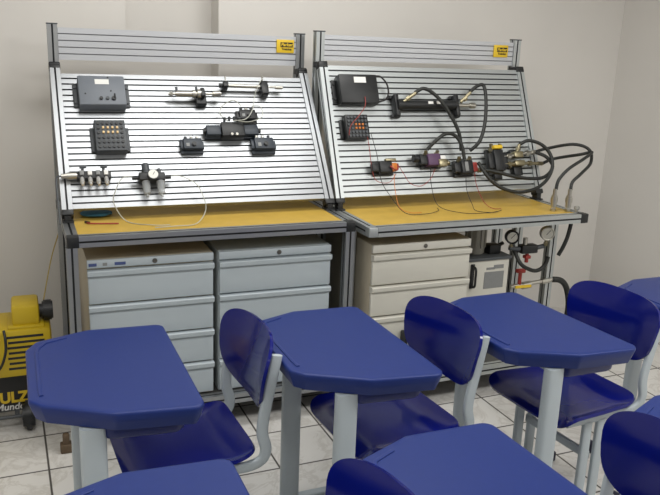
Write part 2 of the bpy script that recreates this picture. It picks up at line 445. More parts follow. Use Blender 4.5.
# air cylinders
t = on(F1, 'air_cylinder', 'short steel air cylinder clamped left of the top centre of left panel', 'air cylinder', .64, .556)
MB().cyl((-.09, 0, .045), (.035, 0, .045), .013, bev=.002).cyl((-.125, 0, .045), (-.09, 0, .045), .006).cyl((-.118, 0, .045), (-.105, 0, .045), .012, n=6).cyl((-.012, 0, .045), (.004, 0, .045), .019).cyl((.012, 0, .045), (.028, 0, .045), .024).build('barrel', STEEL, t)
MB().box((.032, -.012, .02), (.05, .07, .034), .004).box((.036, .0, .045), (.022, .045, .05), .006).build('clamp', BLACKP, t)
MB().cyl((.055, 0, .045), (.088, 0, .047), .005).cyl((.084, 0, .047), (.128, .002, .048), .013, bev=.004).build('piston_rod', STEEL, t)
MB().cyl((-.085, .010, .05), (-.085, .03, .055), .006).cyl((.01, .012, .05), (.01, .032, .055), .006).build('port', DKGREY, t)
t = on(F1, 'air_cylinder', 'slender air cylinder with black end blocks at top right of left panel', 'air cylinder', .915, .612)
MB().cyl((-.10, 0, .035), (.07, -.004, .035), .0095).build('barrel', STEEL, t)
MB().box((-.115, 0, .03), (.026, .03, .05), .004).cyl((-.145, 0, .035), (-.125, 0, .035), .011).build('clamp', BLACKP, t)
MB().box((.082, -.012, .025), (.036, .072, .05), .005).cyl((.06, -.004, .035), (.1, -.004, .035), .014).build('clamp', BLACKP, t)
MB().cyl((.1, -.004, .035), (.14, -.006, .035), .005).cyl((.138, -.006, .035), (.178, -.008, .036), .009, bev=.003).build('piston_rod', STEEL, t)
MB().cyl((-.112, .012, .04), (-.112, .045, .05), .003).cyl((.075, .014, .04), (.075, .05, .05), .004).build('port', STEEL, t)

def valve(F, label, u, v, w, hgt, dep, m, seed, extras=(), name='pneumatic_valve', cat='valve'):
    rnd = random.Random(seed)
    t = on(F, name, label, cat, u, v)
    MB().box((0, 0, .008), (w, hgt, .014), .002).build('base_plate', m, t)
    b = MB().box((0, 0, .014+dep/2), (w*.82, hgt*.72, dep), .004)
    b.box((w*.44, -hgt*.05, .014+dep*.35), (w*.16, hgt*.5, dep*.6), .003).box((-w*.44, 0, .014+dep*.3), (w*.18, hgt*.55, dep*.6), .003)
    b.build('body', m, t)
    for k in range(3):
        x = (k-1)*w*.26
        MB().cyl((x, hgt*.3, dep*.7), (x, hgt*.52, dep*.85), .0065, n=12).cyl((x, hgt*.5, dep*.84), (x, hgt*.58, dep*.9), .008, n=12).build('port', DKGREY if rnd.random() < .5 else STEEL, t)
    MB().cyl((w*.05, -hgt*.08, .014+dep), (w*.05, -hgt*.08, .024+dep), .011, n=16, bev=.002).build('actuator_cap', BLACKP, t)
    MB().box((-w*.22, -hgt*.1, .0145+dep), (w*.14, hgt*.22, .002)).build('sticker', GREYLAB, t)
    return t
valve(F1, 'small blue-black valve alone below the short air cylinder on left panel', .596, .292, .105, .075, .032, NAVYP, 1)
valve(F1, 'small blue-black valve low at right of the long valve on left panel', .942, .288, .115, .082, .034, NAVYP, 2)
valve(F1, 'small dark valve with clear tubes just above the long valve', .885, .447, .10, .07, .034, BLACKP, 3)
t = on(F1, 'pneumatic_valve', 'long dark double valve in the right half of left panel', 'valve', .797, .362)
MB().box((0, 0, .008), (.26, .06, .014), .003).build('base_plate', NAVYP, t)
MB().box((0, 0, .034), (.11, .075, .045), .005).build('body', BLACKP, t)
for s in (-1, 1):
    MB().box((s*.092, 0, .03), (.07, .052, .034), .005).build('coil', NAVYP, t)
    MB().cyl((s*.128, 0, .03), (s*.140, 0, .03), .012, n=14).build('coil_cap', BLACKP, t)
pb = None
for i, (x, y) in enumerate(((-.036, .04), (-.012, .044), (.012, .044), (.036, .04), (-.012, -.028), (.012, -.028))):
    MB().cyl((x, y, .05), (x, y+(.014 if y > 0 else -.006), .066), .0065, n=12).build('port', DKGREY if y > 0 else STEEL, t)

# manifold at far left
t = on(F1, 'air_manifold', 'four-way air manifold with steel shut-off sleeves at left edge of left panel', 'manifold', .125, .148)
MB().box((.018, .0, .022), (.145, .036, .034), .004).build('body', BLACKP, t)
MB().cyl((-.095, 0, .028), (-.052, 0, .028), .016, bev=.003).cyl((-.118, .0, .028), (-.095, 0, .028), .011).build('inlet_coupling', STEEL, t)
for k in range(4):
    x = -.033+k*.034
    MB().cyl((x, -.012, .03), (x, -.044, .045), .0095, n=14, bev=.002).cyl((x, -.044, .045), (x, -.056, .05), .006, n=12).build('sleeve', NICKEL, t)
    MB().box((x, .006, .042), (.018, .022, .012), .002).build('collar', WHITEP if k % 2 else GREYLAB, t)
for x in (-.028, .06):
    MB().cyl((x, .015, .03), (x, .032, .04), .006, n=10).cyl((x-.012, .034, .041), (x+.016, .036, .041), .006, n=10).build('elbow_fitting', DKGREY, t)

# filter regulator
t = on(F1, 'air_filter_regulator', 'air filter regulator with round dial and hanging bowls on left panel', 'regulator', .390, .120)
MB().box((0, .005, .035), (.115, .036, .045), .004).cyl((-.055, .005, .035), (-.085, .005, .035), .008).cyl((.055, .005, .035), (.085, .005, .035), .008).build('body', BLACKP, t)
MB().cyl((-.022, .022, .035), (-.022, .075, .035), .017, bev=.004).cyl((-.022, .036, .035), (-.022, .044, .035), .019).build('adjusting_knob', DKGREY, t)
MB().cyl((.036, .022, .035), (.036, .05, .035), .008, bev=.002).build('oil_cap', DKGREY, t)
gg = MB().cyl((.002, .004, .058), (.002, .004, .075), .025, n=24, bev=.002).build('pressure_gauge', BLACKP, t)
MB().cyl((.002, .004, .075), (.002, .004, .0757), .0215, n=24).build('dial', GAUGEF, gg)
MB().box((.005, .008, .0762), (.002, .016, .0006), rot=Matrix.Rotation(-.6, 4, 'Z')).build('needle', INK, gg)
for x, m in ((-.028, BOWL), (.036, BOWL)):
    MB().cyl((x, -.012, .035), (x, -.075, .035), .019, .016, n=18, bev=.003).cyl((x, -.075, .035), (x, -.088, .035), .006, n=10).build('bowl', m, t)

# clear tubes
def tube_thing(name, label, cat, pts, r, m, n=8):
    return tag(MB().tube(pts, r, n=n).build(name, m), label, cat)
tube_thing('air_tube', 'clear air tube drooping from left side of the filter regulator', 'tube',
           [F1(.308, .132, .035), F1(.262, .122, .05), F1(.225, .06, .05), F1(.215, .01, .03), (.262, .22, .954), (.36, .125, .954), (.43, .11, .954)], .0022, TUBE)
tube_thing('air_tube', 'long clear air tube curving right from the filter regulator down to the tabletop', 'tube',
           [F1(.477, .132, .035), F1(.52, .124, .045), F1(.58, .08, .055), F1(.605, .02, .05), (.60, .17, 1.0), (.545, .11, .954), (.45, .085, .954), (.36, .075, .954)], .0022, TUBE)
tube_thing('air_tube', 'clear air tube hanging from the slender cylinder down to the long valve', 'tube',
           [F1(.99, .645, .05), F1(.96, .60, .075), F1(.925, .53, .08), F1(.90, .45, .085), F1(.86, .40, .08), F1(.80, .398, .066)], .0022, TUBE)
tube_thing('air_tube', 'clear air tube arching between the small dark valve and long valve', 'tube',
           [F1(.91, .488, .05), F1(.945, .47, .075), F1(.94, .41, .085), F1(.88, .385, .08), F1(.825, .396, .066)], .0022, TUBE)
tube_thing('air_tube', 'thin clear tube looping loosely left of the small dark valve', 'tube',
           [F1(.858, .488, .05), F1(.82, .515, .06), F1(.765, .49, .045), F1(.75, .45, .04), F1(.775, .41, .05), F1(.772, .397, .066)], .0025, TUBE)
tube_thing('air_hose', 'thin dark hose running down the left stile from the air manifold', 'hose',
           [F1(.006, .148, .028), F1(-.012, .14, .026), F1(-.014, .06, .02), F1(-.012, -.02, .01), (-.012, .23, .952)], .004, DKGREY)

# things on the left tabletop
t = thing('folded_cloth', 'crumpled navy and teal cloth on left end of left yellow tabletop', 'cloth', (.150, .42, .9478))
def lump(sx, sy, sz, seed, cx, cy, cz):
    r = random.Random(seed); R = []
    for i in range(9):
        a = -PI/2+PI*i/8; R.append([(cx+sx*math.cos(a)**.7*math.cos(2*PI*j/24)*(1+.08*r.uniform(-1, 1)) if i not in (0, 8) else cx+.01*math.cos(2*PI*j/24), cy+(sy*math.cos(a)**.7*math.sin(2*PI*j/24)*(1+.08*r.uniform(-1, 1)) if i not in (0, 8) else .01*math.sin(2*PI*j/24)), cz+sz*math.sin(a)) for j in range(24)])
    return MB().rings(R)
lump(.075, .07, .02, 3, 0, .06, .021).build('navy_fold', CLOTH, t, ang=80)
lump(.07, .055, .012, 5, .0, -.04, .013).build('teal_fold', TEAL, t, ang=80)
t = thing('jumper_wire', 'short red and black jumper wire on left yellow tabletop beside cloth', 'wire', (.105, .225, .948))
MB().tube([(-.01, .02, .004), (.0, .0, .004), (.02, -.01, .004), (.06, -.02, .004), (.12, -.03, .004)], .003).build('lead', RED, t)
MB().cyl((-.014, .024, .005), (.002, .006, .005), .005, n=10).build('plug', BLACKP, t)

# ---------------- things on the right panel
t = control_box(F2, .178, .545, 'black control box with white sticker, top left of right panel', BLACKP, .21, .15, .06, BLACKP, (.008, .045, .066, .03))
for k in range(3): MB().cyl((-.098+.012*k, -.062, .02), (-.098+.012*k, -.075, .02), .005, n=10).build('socket', DKGREY, t)
tube_thing('electric_cord', 'black electric cord looping off the right side of black control box', 'cord',
           [F2(.275, .615, .05), F2(.31, .61, .055), F2(.345, .575, .045), F2(.355, .53, .03), F2(.335, .50, .02), F2(.286, .49, .02)], .0045, WIREK)
button_box(F2, .148, .353, 'black button box with orange buttons under the black control box', .125, .125, .042, BLACKP, DKGREY,
           {(i, j) for i in (2, 3, 4) for j in (2, 3)}, ORANGE)

t = on(F2, 'hydraulic_cylinder', 'black hydraulic cylinder lying across upper middle of right panel', 'hydraulic cylinder', .575, .465)
MB().cyl((-.17, 0, .045), (.165, 0, .045), .024, bev=.003).cyl((-.19, 0, .045), (-.165, 0, .045), .03).build('barrel', BLACKP, t)
for x in (-.188, .172):
    MB().box((x, 0, .03), (.024, .115, .05), .005).box((x, .05, .014), (.05, .02, .02), .004).box((x, -.05, .014), (.05, .02, .02), .004).build('bracket', BLACKP, t)
for x in (.0, .05): MB().box((x, .005, .0695), (.03, .014, .0016), .0005).build('sticker', WHITEP, t)
MB().cyl((.18, 0, .045), (.275, -.002, .045), .010).cyl((.25, -.002, .045), (.285, -.003, .045), .015, bev=.003).build('piston_rod', STEEL, t)
for (x0, x1, y1) in ((-.155, -.085, .055), (.19, .25, .062)):
    MB().cyl((x0, .012, .055), (x1, y1, .075), .009, bev=.002).cyl((x0+.02, .024, .06), (x0+.035, .034, .065), .013, n=6).build('port_fitting', BRASS, t)

def hyd(label, u, v, w, hgt, dep, seed, coil, body, brass=True):
    t = on(F2, 'hydraulic_valve', label, 'hydraulic valve', u, v)
    MB().box((0, 0, .01), (w*.8, hgt, .018), .002).build('base_plate', BLACKP, t)
    MB().box((0, 0, .018+dep/2), (w*.5, hgt*.82, dep), .005).build('body', body, t)
    MB().box((-w*.38, 0, .02+dep*.4), (w*.3, hgt*.62, dep*.75), .006).build('coil', BLACKP, t)
    MB().box((w*.36, 0, .02+dep*.4), (w*.26, hgt*.6, dep*.75), .006).build('coil', coil, t)
    if brass:
        for k, (x, y) in enumerate(((-.2, .5), (.2, .5), (.55, -.2))):
            MB().cyl((x*w, y*hgt*.7, dep*.6), (x*w*1.2, y*hgt*1.35, dep*1.0), .010, n=12, bev=.002).cyl((x*w*1.05, y*hgt*.85, dep*.7), (x*w*1.1, y*hgt*1.02, dep*.8), .0145, n=6).build('fitting', BRASS, t)
    return t
t = hyd('small solenoid valve with orange-red coil, leftmost on right panel', .272, .14, .14, .07, .04, 1, ORANGE, BLACKP, False)
MB().box((.03, .035, .05), (.06, .014, .02), .003).build('terminal_strip', BRASS, t)
MB().tube([(.02, .0, .065), (.035, -.02, .075), (.055, -.02, .07), (.06, .01, .07)], .004).build('lead_loop', RED, t)
t = hyd('hydraulic valve with purple coil, second from left on right panel', .555, .17, .15, .075, .045, 2, WHITEP, PURPLE)
MB().cyl((-.085, .01, .04), (-.115, .012, .04), .02, bev=.003).build('plunger', BLACKP, t)
MB().box((.045, -.02, .055), (.05, .04, .03), .006).build('fitting_block', BRASS, t)
t = hyd('hydraulic valve with red coil near the middle of right panel', .745, .125, .14, .085, .05, 3, RED, BLACKP)
MB().box((-.008, .0, .071), (.02, .05, .004), .001).build('sticker', GREYLAB, t)
t = hyd('tall hydraulic valve with yellow top in the right part of right panel', .952, .155, .12, .14, .05, 4, BLACKP, BLACKP)
MB().box((0, .072, .05), (.055, .02, .045), .004).build('cover', YELSIGN, t)
MB().box((0, -.082, .02), (.05, .03, .03), .004).build('mount', BLACKP, t)
t = on(F2, 'hydraulic_manifold', 'brass-toned pipe fitting cluster at right end of right panel', 'fittings', 1.085, .155)
MB().box((0, -.055, .02), (.055, .05, .036), .004).build('mount', BLACKP, t)
MB().box((0, .05, .014), (.06, .03, .026), .004).build('mount', BLACKP, t)
MB().box((0, .03, .045), (.06, .036, .04), .006).box((0, -.018, .048), (.066, .03, .036), .006).build('body', BRASS, t)
MB().cyl((-.095, .022, .05), (-.03, .026, .05), .009).cyl((-.07, .022, .05), (-.05, .023, .05), .015, n=6).build('pipe', STEEL, t)
MB().cyl((-.095, -.02, .05), (-.03, -.02, .05), .009).cyl((-.075, -.02, .05), (-.055, -.02, .05), .014, n=6).build('pipe', BRASS, t)
MB().cyl((.03, .035, .05), (.105, .04, .05), .010).cyl((.05, .036, .05), (.072, .037, .05), .016, n=6).cyl((.095, .04, .05), (.115, .041, .05), .014, n=6).build('pipe', STEEL, t)
MB().cyl((.03, -.018, .05), (.14, -.024, .055), .009).cyl((.06, -.02, .051), (.08, -.02, .052), .015, n=6).cyl((.12, -.023, .055), (.15, -.025, .056), .012, n=6).build('pipe', BRASS, t)
MB().cyl((0, .048, .05), (.015, .085, .06), .009).cyl((.004, .055, .052), (.008, .068, .055), .014, n=6).build('elbow', BRASS, t)

hr = .0095
def hose(label, pts, r=hr): return tube_thing('hydraulic_hose', label, 'hose', pts, r, HOSE, 12)
hose('black hose dropping from left port of the hydraulic cylinder', [F2(.487, .522, .075), F2(.54, .54, .085), F2(.60, .49, .10), F2(.66, .40, .10), F2(.705, .30, .09), F2(.72, .21, .065)])
hose('black hose bending from right end of the hydraulic cylinder down to red-coil valve', [F2(.822, .53, .075), F2(.87, .56, .085), F2(.905, .555, .09), F2(.895, .46, .10), F2(.865, .34, .10), F2(.82, .25, .095), F2(.775, .21, .06)])
hose('short black hose arched above purple-coil valve', [F2(.525, .225, .05), F2(.57, .265, .075), F2(.63, .298, .085), F2(.685, .285, .085), F2(.715, .23, .085), F2(.725, .16, .075)])
hose('black hose looping low from red-coil valve to the brass fittings', [F2(.822, .11, .06), F2(.90, .085, .09), F2(1.0, .055, .10), F2(1.10, .04, .10), F2(1.20, .045, .10), F2(1.265, .10, .10), F2(1.245, .16, .085), F2(1.20, .195, .055)])
hose('long black hose hanging over the yellow tabletop in a wide loop', [F2(.80, .14, .085), F2(.83, .05, .115), F2(.89, -.005, .12), F2(.99, -.035, .12), F2(1.10, -.025, .12), F2(1.19, .02, .12), F2(1.245, .09, .12), F2(1.255, .165, .11), F2(1.215, .225, .10), F2(1.15, .255, .08), F2(1.10, .24, .06)])
hose('upper black hose from brass fittings sweeping out past bench and down', [F2(1.20, .197, .05), F2(1.27, .212, .06), (2.62, .22, 1.258), (2.69, .17, 1.235), (2.66, .11, 1.175), (2.55, .045, 1.13), (2.488, .03, 1.09), (2.474, .02, 1.05)], .0085)
hose('lower black hose from brass fittings curling back down beside the other', [F2(1.235, .13, .055), F2(1.32, .155, .06), (2.66, .20, 1.205), (2.685, .14, 1.225), (2.59, .085, 1.20), (2.48, .06, 1.155), (2.42, .055, 1.10), (2.405, .05, 1.05)], .0085)
def wire(label, pts, m, r=.0016): return tube_thing('jumper_wire', label, 'wire', pts, r, m, 6)
def B2(x, y, z): return (B2L[0]+x*math.cos(B2R)-y*math.sin(B2R), B2L[1]+x*math.sin(B2R)+y*math.cos(B2R), z)
wire('red wire running from black control box across orange buttons to its lower left', [F2(.20, .50, .067), F2(.19, .45, .075), F2(.15, .40, .075), F2(.10, .35, .07), F2(.09, .305, .055)], RED, .002)
wire('red wire drooping from the orange button box to leftmost valve', [F2(.195, .305, .045), F2(.20, .25, .04), F2(.20, .12, .04), F2(.22, .07, .04), F2(.28, .06, .05), F2(.32, .10, .06)], RED)
wire('black wire falling from button box to the yellow tabletop at left', [F2(.22, .315, .04), F2(.235, .20, .045), F2(.235, .08, .05), F2(.27, .0, .05), B2(.30, .22, .947), B2(.40, .19, .943), B2(.50, .24, .943), B2(.53, .30, .943)], WIREK)
wire('orange-red wire hanging straight down from the leftmost valve', [F2(.31, .10, .06), F2(.305, .03, .055), B2(.31, .30, .96), B2(.34, .24, .942), B2(.40, .23, .942)], ORANGE)
wire('red wire swagged between leftmost and purple-coil valves', [F2(.34, .15, .055), F2(.37, .10, .05), F2(.40, .05, .05), F2(.46, .035, .05), F2(.52, .07, .05), F2(.55, .12, .06)], RED)
wire('black wire drooping under the purple-coil valve onto the tabletop', [F2(.53, .13, .05), F2(.52, .03, .05), B2(.52, .27, .96), B2(.60, .17, .942), B2(.72, .14, .942), B2(.80, .16, .942)], WIREK)
wire('dark wire hanging from red-coil valve and lying on the tabletop', [F2(.73, .08, .06), F2(.725, .0, .055), B2(.72, .27, .96), B2(.70, .20, .942), B2(.76, .145, .942), B2(.84, .18, .942)], WIREK)
wire('red wire hanging from the red coil at middle of right panel', [F2(.785, .09, .06), F2(.79, .02, .055), B2(.80, .28, .965), B2(.82, .23, .942), B2(.86, .21, .942)], RED)

# quick couplers standing on right tabletop
for i, (x, y, lab) in enumerate(((1.118, .118, 'steel quick coupler standing on right tabletop, farther of the two'), (1.186, .085, 'steel quick coupler standing nearest the right corner of tabletop'))):
    t = thing('quick_coupler', lab, 'coupler', B2(x, y, .9375 if x > 1.17 else .9362))
    MB().cyl((0, 0, 0), (0, 0, .014), .016, n=6).build('base_nut', STEEL, t)
    MB().cyl((0, 0, .02), (0, 0, .085), .015, bev=.003).cyl((0, 0, .045), (0, 0, .075), .018, bev=.003).build('sleeve', STEEL, t)
    MB().cyl((0, 0, .085), (0, 0, .118), .010, n=14).build('hose_tail', STEEL, t)
t = thing('clamp_knob', 'small grey knob on far right corner of right tabletop', 'knob', B2(1.222, .06, .9388))
MB().cyl((0, 0, 0), (0, 0, .012), .008).build('stud', STEEL, t)
MB().cyl((0, 0, .012), (0, 0, .03), .015, n=12, bev=.003).build('grip', MOTOR, t)

# ------------------------------------------------------------------ drawer cabinets
def cabinet(label, loc, rz, w, dep, ht, strip, nd, front, side, marks=False):
    t = thing('drawer_cabinet', label, 'drawer cabinet', loc, rz, None)
    f = .018
    MB().box((w/2, dep/2+f/2, ht/2), (w, dep-f, ht), .003).build('carcass', side, t)
    # top strip with its lock
    st = MB().box((w/2, f/2, ht-strip/2), (w, f, strip), .003).build('top_fascia', front, t)
    MB().cyl((w*.52, .0, ht-strip*.5), (w*.52, -.004, ht-strip*.5), .0105, n=18, bev=.001).build('lock', LOCK, st)
    if marks:
        for x0, ww in ((.006, .032), (.062, .018), (.11, .045)):
            MB().box((x0+ww/2, -.0006, ht-strip*.55), (ww, .0016, .013)).build('printed_mark', BLUEMARK if ww > .02 else GREYLAB, st)
    dh = (ht-strip-.012)/nd
    for k in range(nd):
        z1 = ht-strip-.009-k*dh; z0 = z1-dh+.008
        dr = MB().box((w/2, f/2, (z0+z1-.028)/2), (w-.004, f, z1-z0-.028), .003).build('drawer', front, t)
        # full-width lip handle folding forward at the drawer's top edge
        sec = [(.018, z1-.03), (-.002, z1-.03), (-.002, z1-.024), (-.014, z1-.022), (-.016, z1-.004), (-.012, z1), (.018, z1)]
        R = [[(x, y, z) for y, z in sec] for x in (.0, w)]
        MB().rings(R).build('handle', front, dr)
    return t
CZ = .1692
cabinet('grey-white drawer cabinet at left under left workbench with small printed marks', (.075, .045, CZ), 0, .53, .60, .835-CZ, .034, 4, CABF, CABS, True)
cabinet('grey-white drawer cabinet at right under left workbench', (.630, .045, CZ), 0, .53, .60, .835-CZ, .034, 4, CABF, CABF)
cabinet('cream-white drawer cabinet under right workbench beside the pump unit', (B2L[0]+.05, B2L[1]+.055, CZ+.0), B2R, .535, .56, .84-CZ, .038, 4, CABW, CABS)

# ------------------------------------------------------------------ pump unit and plumbing under right bench
t = thing('pump_unit', 'white hydraulic pump box with grey label beside cream cabinet', 'pump unit', (1.905, .09, CZ), B2R)
MB().box((.145, .2, .262), (.29, .4, .505), .006).box((.145, .2, .005), (.27, .36, .01)).build('tank', CABW, t)
MB().box((.145, .2, .522), (.31, .42, .016), .004).build('lid', DKGREY, t)
MB().box((.20, -.0012, .405), (.12, .0024, .09)).build('label_plate', GREYLAB, t)
MB().box((.225, -.0012, .475), (.06, .0024, .02)).build('sticker', GREYLAB, t)
MB().box((.175, -.0012, .468), (.05, .0024, .012)).build('sticker', GREYLAB, t)
MB().box((.062, -.004, .435), (.022, .008, .13), .002).tube([(.062, -.008, .49), (.062, -.034, .48), (.062, -.036, .435), (.062, -.034, .39), (.062, -.008, .38)], .006).build('handle', BLACKP, t)
m = MB().cyl((.135, .10, .53), (.135, .10, .73), .05, n=28, bev=.006)
for k in range(12):
    a = 2*PI*k/12; m.box((.135+.051*math.cos(a), .10+.051*math.sin(a), .63), (.012, .004, .13), rot=Matrix.Rotation(a, 4, 'Z'))
m.build('motor', MOTOR, t)
MB().cyl((.05, .12, .53), (.05, .12, .575), .022, bev=.004).box((.05, .12, .59), (.05, .06, .03), .006).build('filler_cap', BLACKP, t)
MB().box((.225, .07, .555), (.07, .06, .05), .006).cyl((.255, .07, .565), (.29, .07, .58), .010).build('valve_block', BLACKP, t)

def gauge(label, loc, ring, r, rz):
    t = thing('pressure_gauge', label, 'gauge', loc, rz)
    MB().cyl((0, 0, 0), (0, .028, 0), r, n=28, bev=.003).torus((0, -.001, 0), (0, 1, 0), r-.004, .005).build('case', ring, t)
    MB().cyl((0, -.0012, 0), (0, .0, 0), r*.84, n=28).build('dial', GAUGEF, t)
    MB().box((.004, -.0018, .006), (.0022, .001, r*.9), rot=Matrix.Rotation(.7, 4, 'Y')).build('needle', INK, t)
    MB().cyl((0, .014, -r), (0, .014, -r-.032), .008, n=12).cyl((0, .014, -r-.012), (0, .014, -r-.024), .012, n=6).build('stem', BRASS, t)
    return t
gauge('black-rimmed pressure gauge on left below right tabletop', (2.202, .10, .795), BLACKP, .036, -.35)
gauge('steel-rimmed pressure gauge on right below right tabletop', (2.392, .06, .813), STEEL, .037, -.35)
t = thing('pipe_manifold', 'black pipe block joining the two pressure gauges under right tabletop', 'manifold', (2.305, .10, .728))
MB().box((0, 0, 0), (.10, .05, .045), .006).build('body', BLACKP, t)
MB().cyl((-.108, .014, .006), (-.05, 0, .0), .012).build('pipe', DKGREY, t)
MB().cyl((.05, 0, .0), (.094, -.012, .012), .012).build('pipe', DKGREY, t)
MB().cyl((.0, 0, -.02), (.0, 0, -.075), .010).box((0, 0, -.045), (.034, .03, .018), .004).build('port_fitting', RED, t)
MB().cyl((-.02, .0, .02), (-.02, .0, .06), .012).build('port_fitting', STEEL, t)
hose('black hose sagging between pump unit and pipe block under right tabletop', [(2.232, .13, .735), (2.245, .07, .66), (2.30, .06, .625), (2.35, .06, .615), (2.39, .055, .64), (2.405, .05, .69)], .0105)
hose('black hose rising through right end of right tabletop', [(2.452, .03, .70), (2.468, .02, .745), (2.482, .012, .80), (2.492, .01, .86), (2.494, .01, .888)], .0105)
t = thing('shutoff_valve', 'brass shut-off valve with yellow lever low under right bench', 'valve', (2.335, .12, .515))
MB().cyl((-.1, 0, 0), (.17, 0, .02), .011).cyl((-.03, 0, 0), (.03, 0, .005), .02, bev=.004).cyl((.10, 0, .014), (.15, 0, .018), .016, n=8).build('body', STEEL, t)
MB().box((-.04, -.03, .006), (.10, .012, .016), .004).cyl((0, 0, 0), (0, -.03, .004), .008).build('lever', YELSIGN, t)
MB().cyl((-.045, 0, .0), (-.045, .0, .085), .010).box((-.045, 0, .085), (.05, .03, .02), .005).build('red_handle', RED, t)
hose('thick black hose curving down from shut-off valve to floor level', [(2.505, .12, .535), (2.56, .11, .525), (2.605, .11, .47), (2.63, .11, .36), (2.62, .12, .20), (2.60, .13, .06), (2.56, .16, .016)], .0165)
t = thing('power_socket', 'black power socket box with coiled white cord on cream cabinet front', 'power socket', (1.58, -.0345, .29), B2R)
MB().box((-.01, -.0265, .06), (.13, .052, .115), .004).build('housing', BLACKP, t)
MB().torus((.005, -.06, .065), (.2, 1, 0), .022, .007).torus((.012, -.064, .05), (-.2, 1, .1), .022, .006).build('cord', WHITEP, t)

# ------------------------------------------------------------------ compressor
t = thing('air_compressor', 'yellow and black portable air compressor on floor at left of left workbench', 'compressor', (-.345, .42, 0))
# local origin: x along the tank, y back
MB().cyl((-.32, 0, .165), (.24, 0, .165), .085, n=32, bev=.025).build('tank', TANK, t)
lp = MB().box((-.04, -.082, .165), (.50, .02, .165), .006).build('name_panel', TANK, t)
text('lettering', 'SCHULZ', .070, LETTER, lp, (.04, -.0925, .138), (PI/2, 0, 0), offset=.003, sx=.92)
text('lettering', 'para o Mundo', .044, LETTERW, lp, (.02, -.0925, .094), (PI/2, 0, 0), shear=.15, offset=.001, sx=1.0)
sh = MB().box((-.05, 0, .3625), (.76, .27, .225), .022).build('shell', YELLOW, t)
sh.location = (-.055, 0, .0)
sl = None
for k in range(7):
    z = .296+k*.0245
    if sl is None:
        sl = MB().box((0, 0, 0), (.15, .004, .0105)).build('louver', BLACKP, t); sl.location = (.165, -.1345, z)
    else: part(sl, t, (.165+.004*(k % 2), -.1345, z))
MB().box((.172, -.02, .525), (.115, .17, .095), .014).build('pump_head', YELLOW, t)
MB().box((.172, -.02, .478), (.15, .2, .014), .004).build('head_seat', YELLOW, t)
fk = MB().cyl((.228, -.04, .525), (.245, -.04, .525), .030).cyl((.243, -.04, .525), (.288, -.04, .525), .046, n=28, bev=.006).build('air_filter', BLACKP, t)
for x in (-.30, .158):
    w = MB().cyl((x-.026, -.135, .066), (x+.026, -.135, .066), .066, n=28, bev=.014).build('wheel', BLACKP, t)
    MB().cyl((x-.028, -.135, .066), (x+.028, -.135, .066), .022, n=16).build('hub', DKGREY, w)
MB().box((-.02, -.0, .064), (.52, .05, .05), .005).cyl((-.274, -.135, .066), (.132, -.135, .066), .008).box((.11, -.06, .07), (.02, .15, .02)).box((-.24, -.06, .07), (.02, .13, .02)).build('axle_frame', DKGREY, t)
MB().tube([(.08, -.14, .48), (.085, -.165, .44), (.08, -.17, .38), (.05, -.165, .31), (-.02, -.15, .27)], .006).build('air_line', BLACKP, t)
MB().cyl((.215, .05, .04), (.215, .05, .0), .02).build('foot', BLACKP, t)
tube_thing('electric_cord', 'thin yellowish cord trailing down wall from left bench to compressor', 'cord',
           [(.022, .80, .83), (.0, .86, .74), (-.03, .88, .64), (-.06, .82, .54), (-.09, .66, .47), (-.11, .52, .47)], .003, CORD)
t = thing('rubber_block', 'small brown rubber block on floor against the left bench foot', 'block', (-.045, .02, 0))
MB().box((0, 0, .02), (.05, .045, .04), .006).box((0, .0, .06), (.028, .03, .05), .008).build('block', RUST, t)

# ------------------------------------------------------------------ school desks and chairs
def rounded(poly, rad, seg=6):
    out = []; n = len(poly)
    for i in range(n):
        a, b, c = Vector(poly[i-1]), Vector(poly[i]), Vector(poly[(i+1) % n])
        r = rad[i]; u = (a-b).normalized(); v = (c-b).normalized()
        h = math.acos(max(-1, min(1, u.dot(v))))/2; d = r/math.tan(h)
        p0, p1 = b+u*d, b+v*d; ctr = b+(u+v).normalized()*(r/math.sin(h))
        a0 = math.atan2(*(p0-ctr).yx); a1 = math.atan2(*(p1-ctr).yx)
        da = (a1-a0+PI) % (2*PI)-PI
        out += [(ctr.x+r*math.cos(a0+da*k/seg), ctr.y+r*math.sin(a0+da*k/seg)) for k in range(seg+1)]
    return out
def inset(poly, d):
    n = len(poly); out = []
    for i in range(n):
        a, b, c = Vector(poly[i-1]), Vector(poly[i]), Vector(poly[(i+1) % n])
        t = (c-a); nrm = Vector((-t.y, t.x)).normalized(); out.append((b.x+nrm.x*d, b.y+nrm.y*d))
    return out
DP = [(.224, -.330), (.220, .325), (-.03, .338), (-.19, .275), (-.222, .21), (-.222, -.155), (-.19, -.195), (-.015, -.297)]
DP = [(x*1.025, y*1.02) for x, y in DP]
DPR = rounded(DP, [.034, .034, .05, .03, .022, .022, .022, .05])
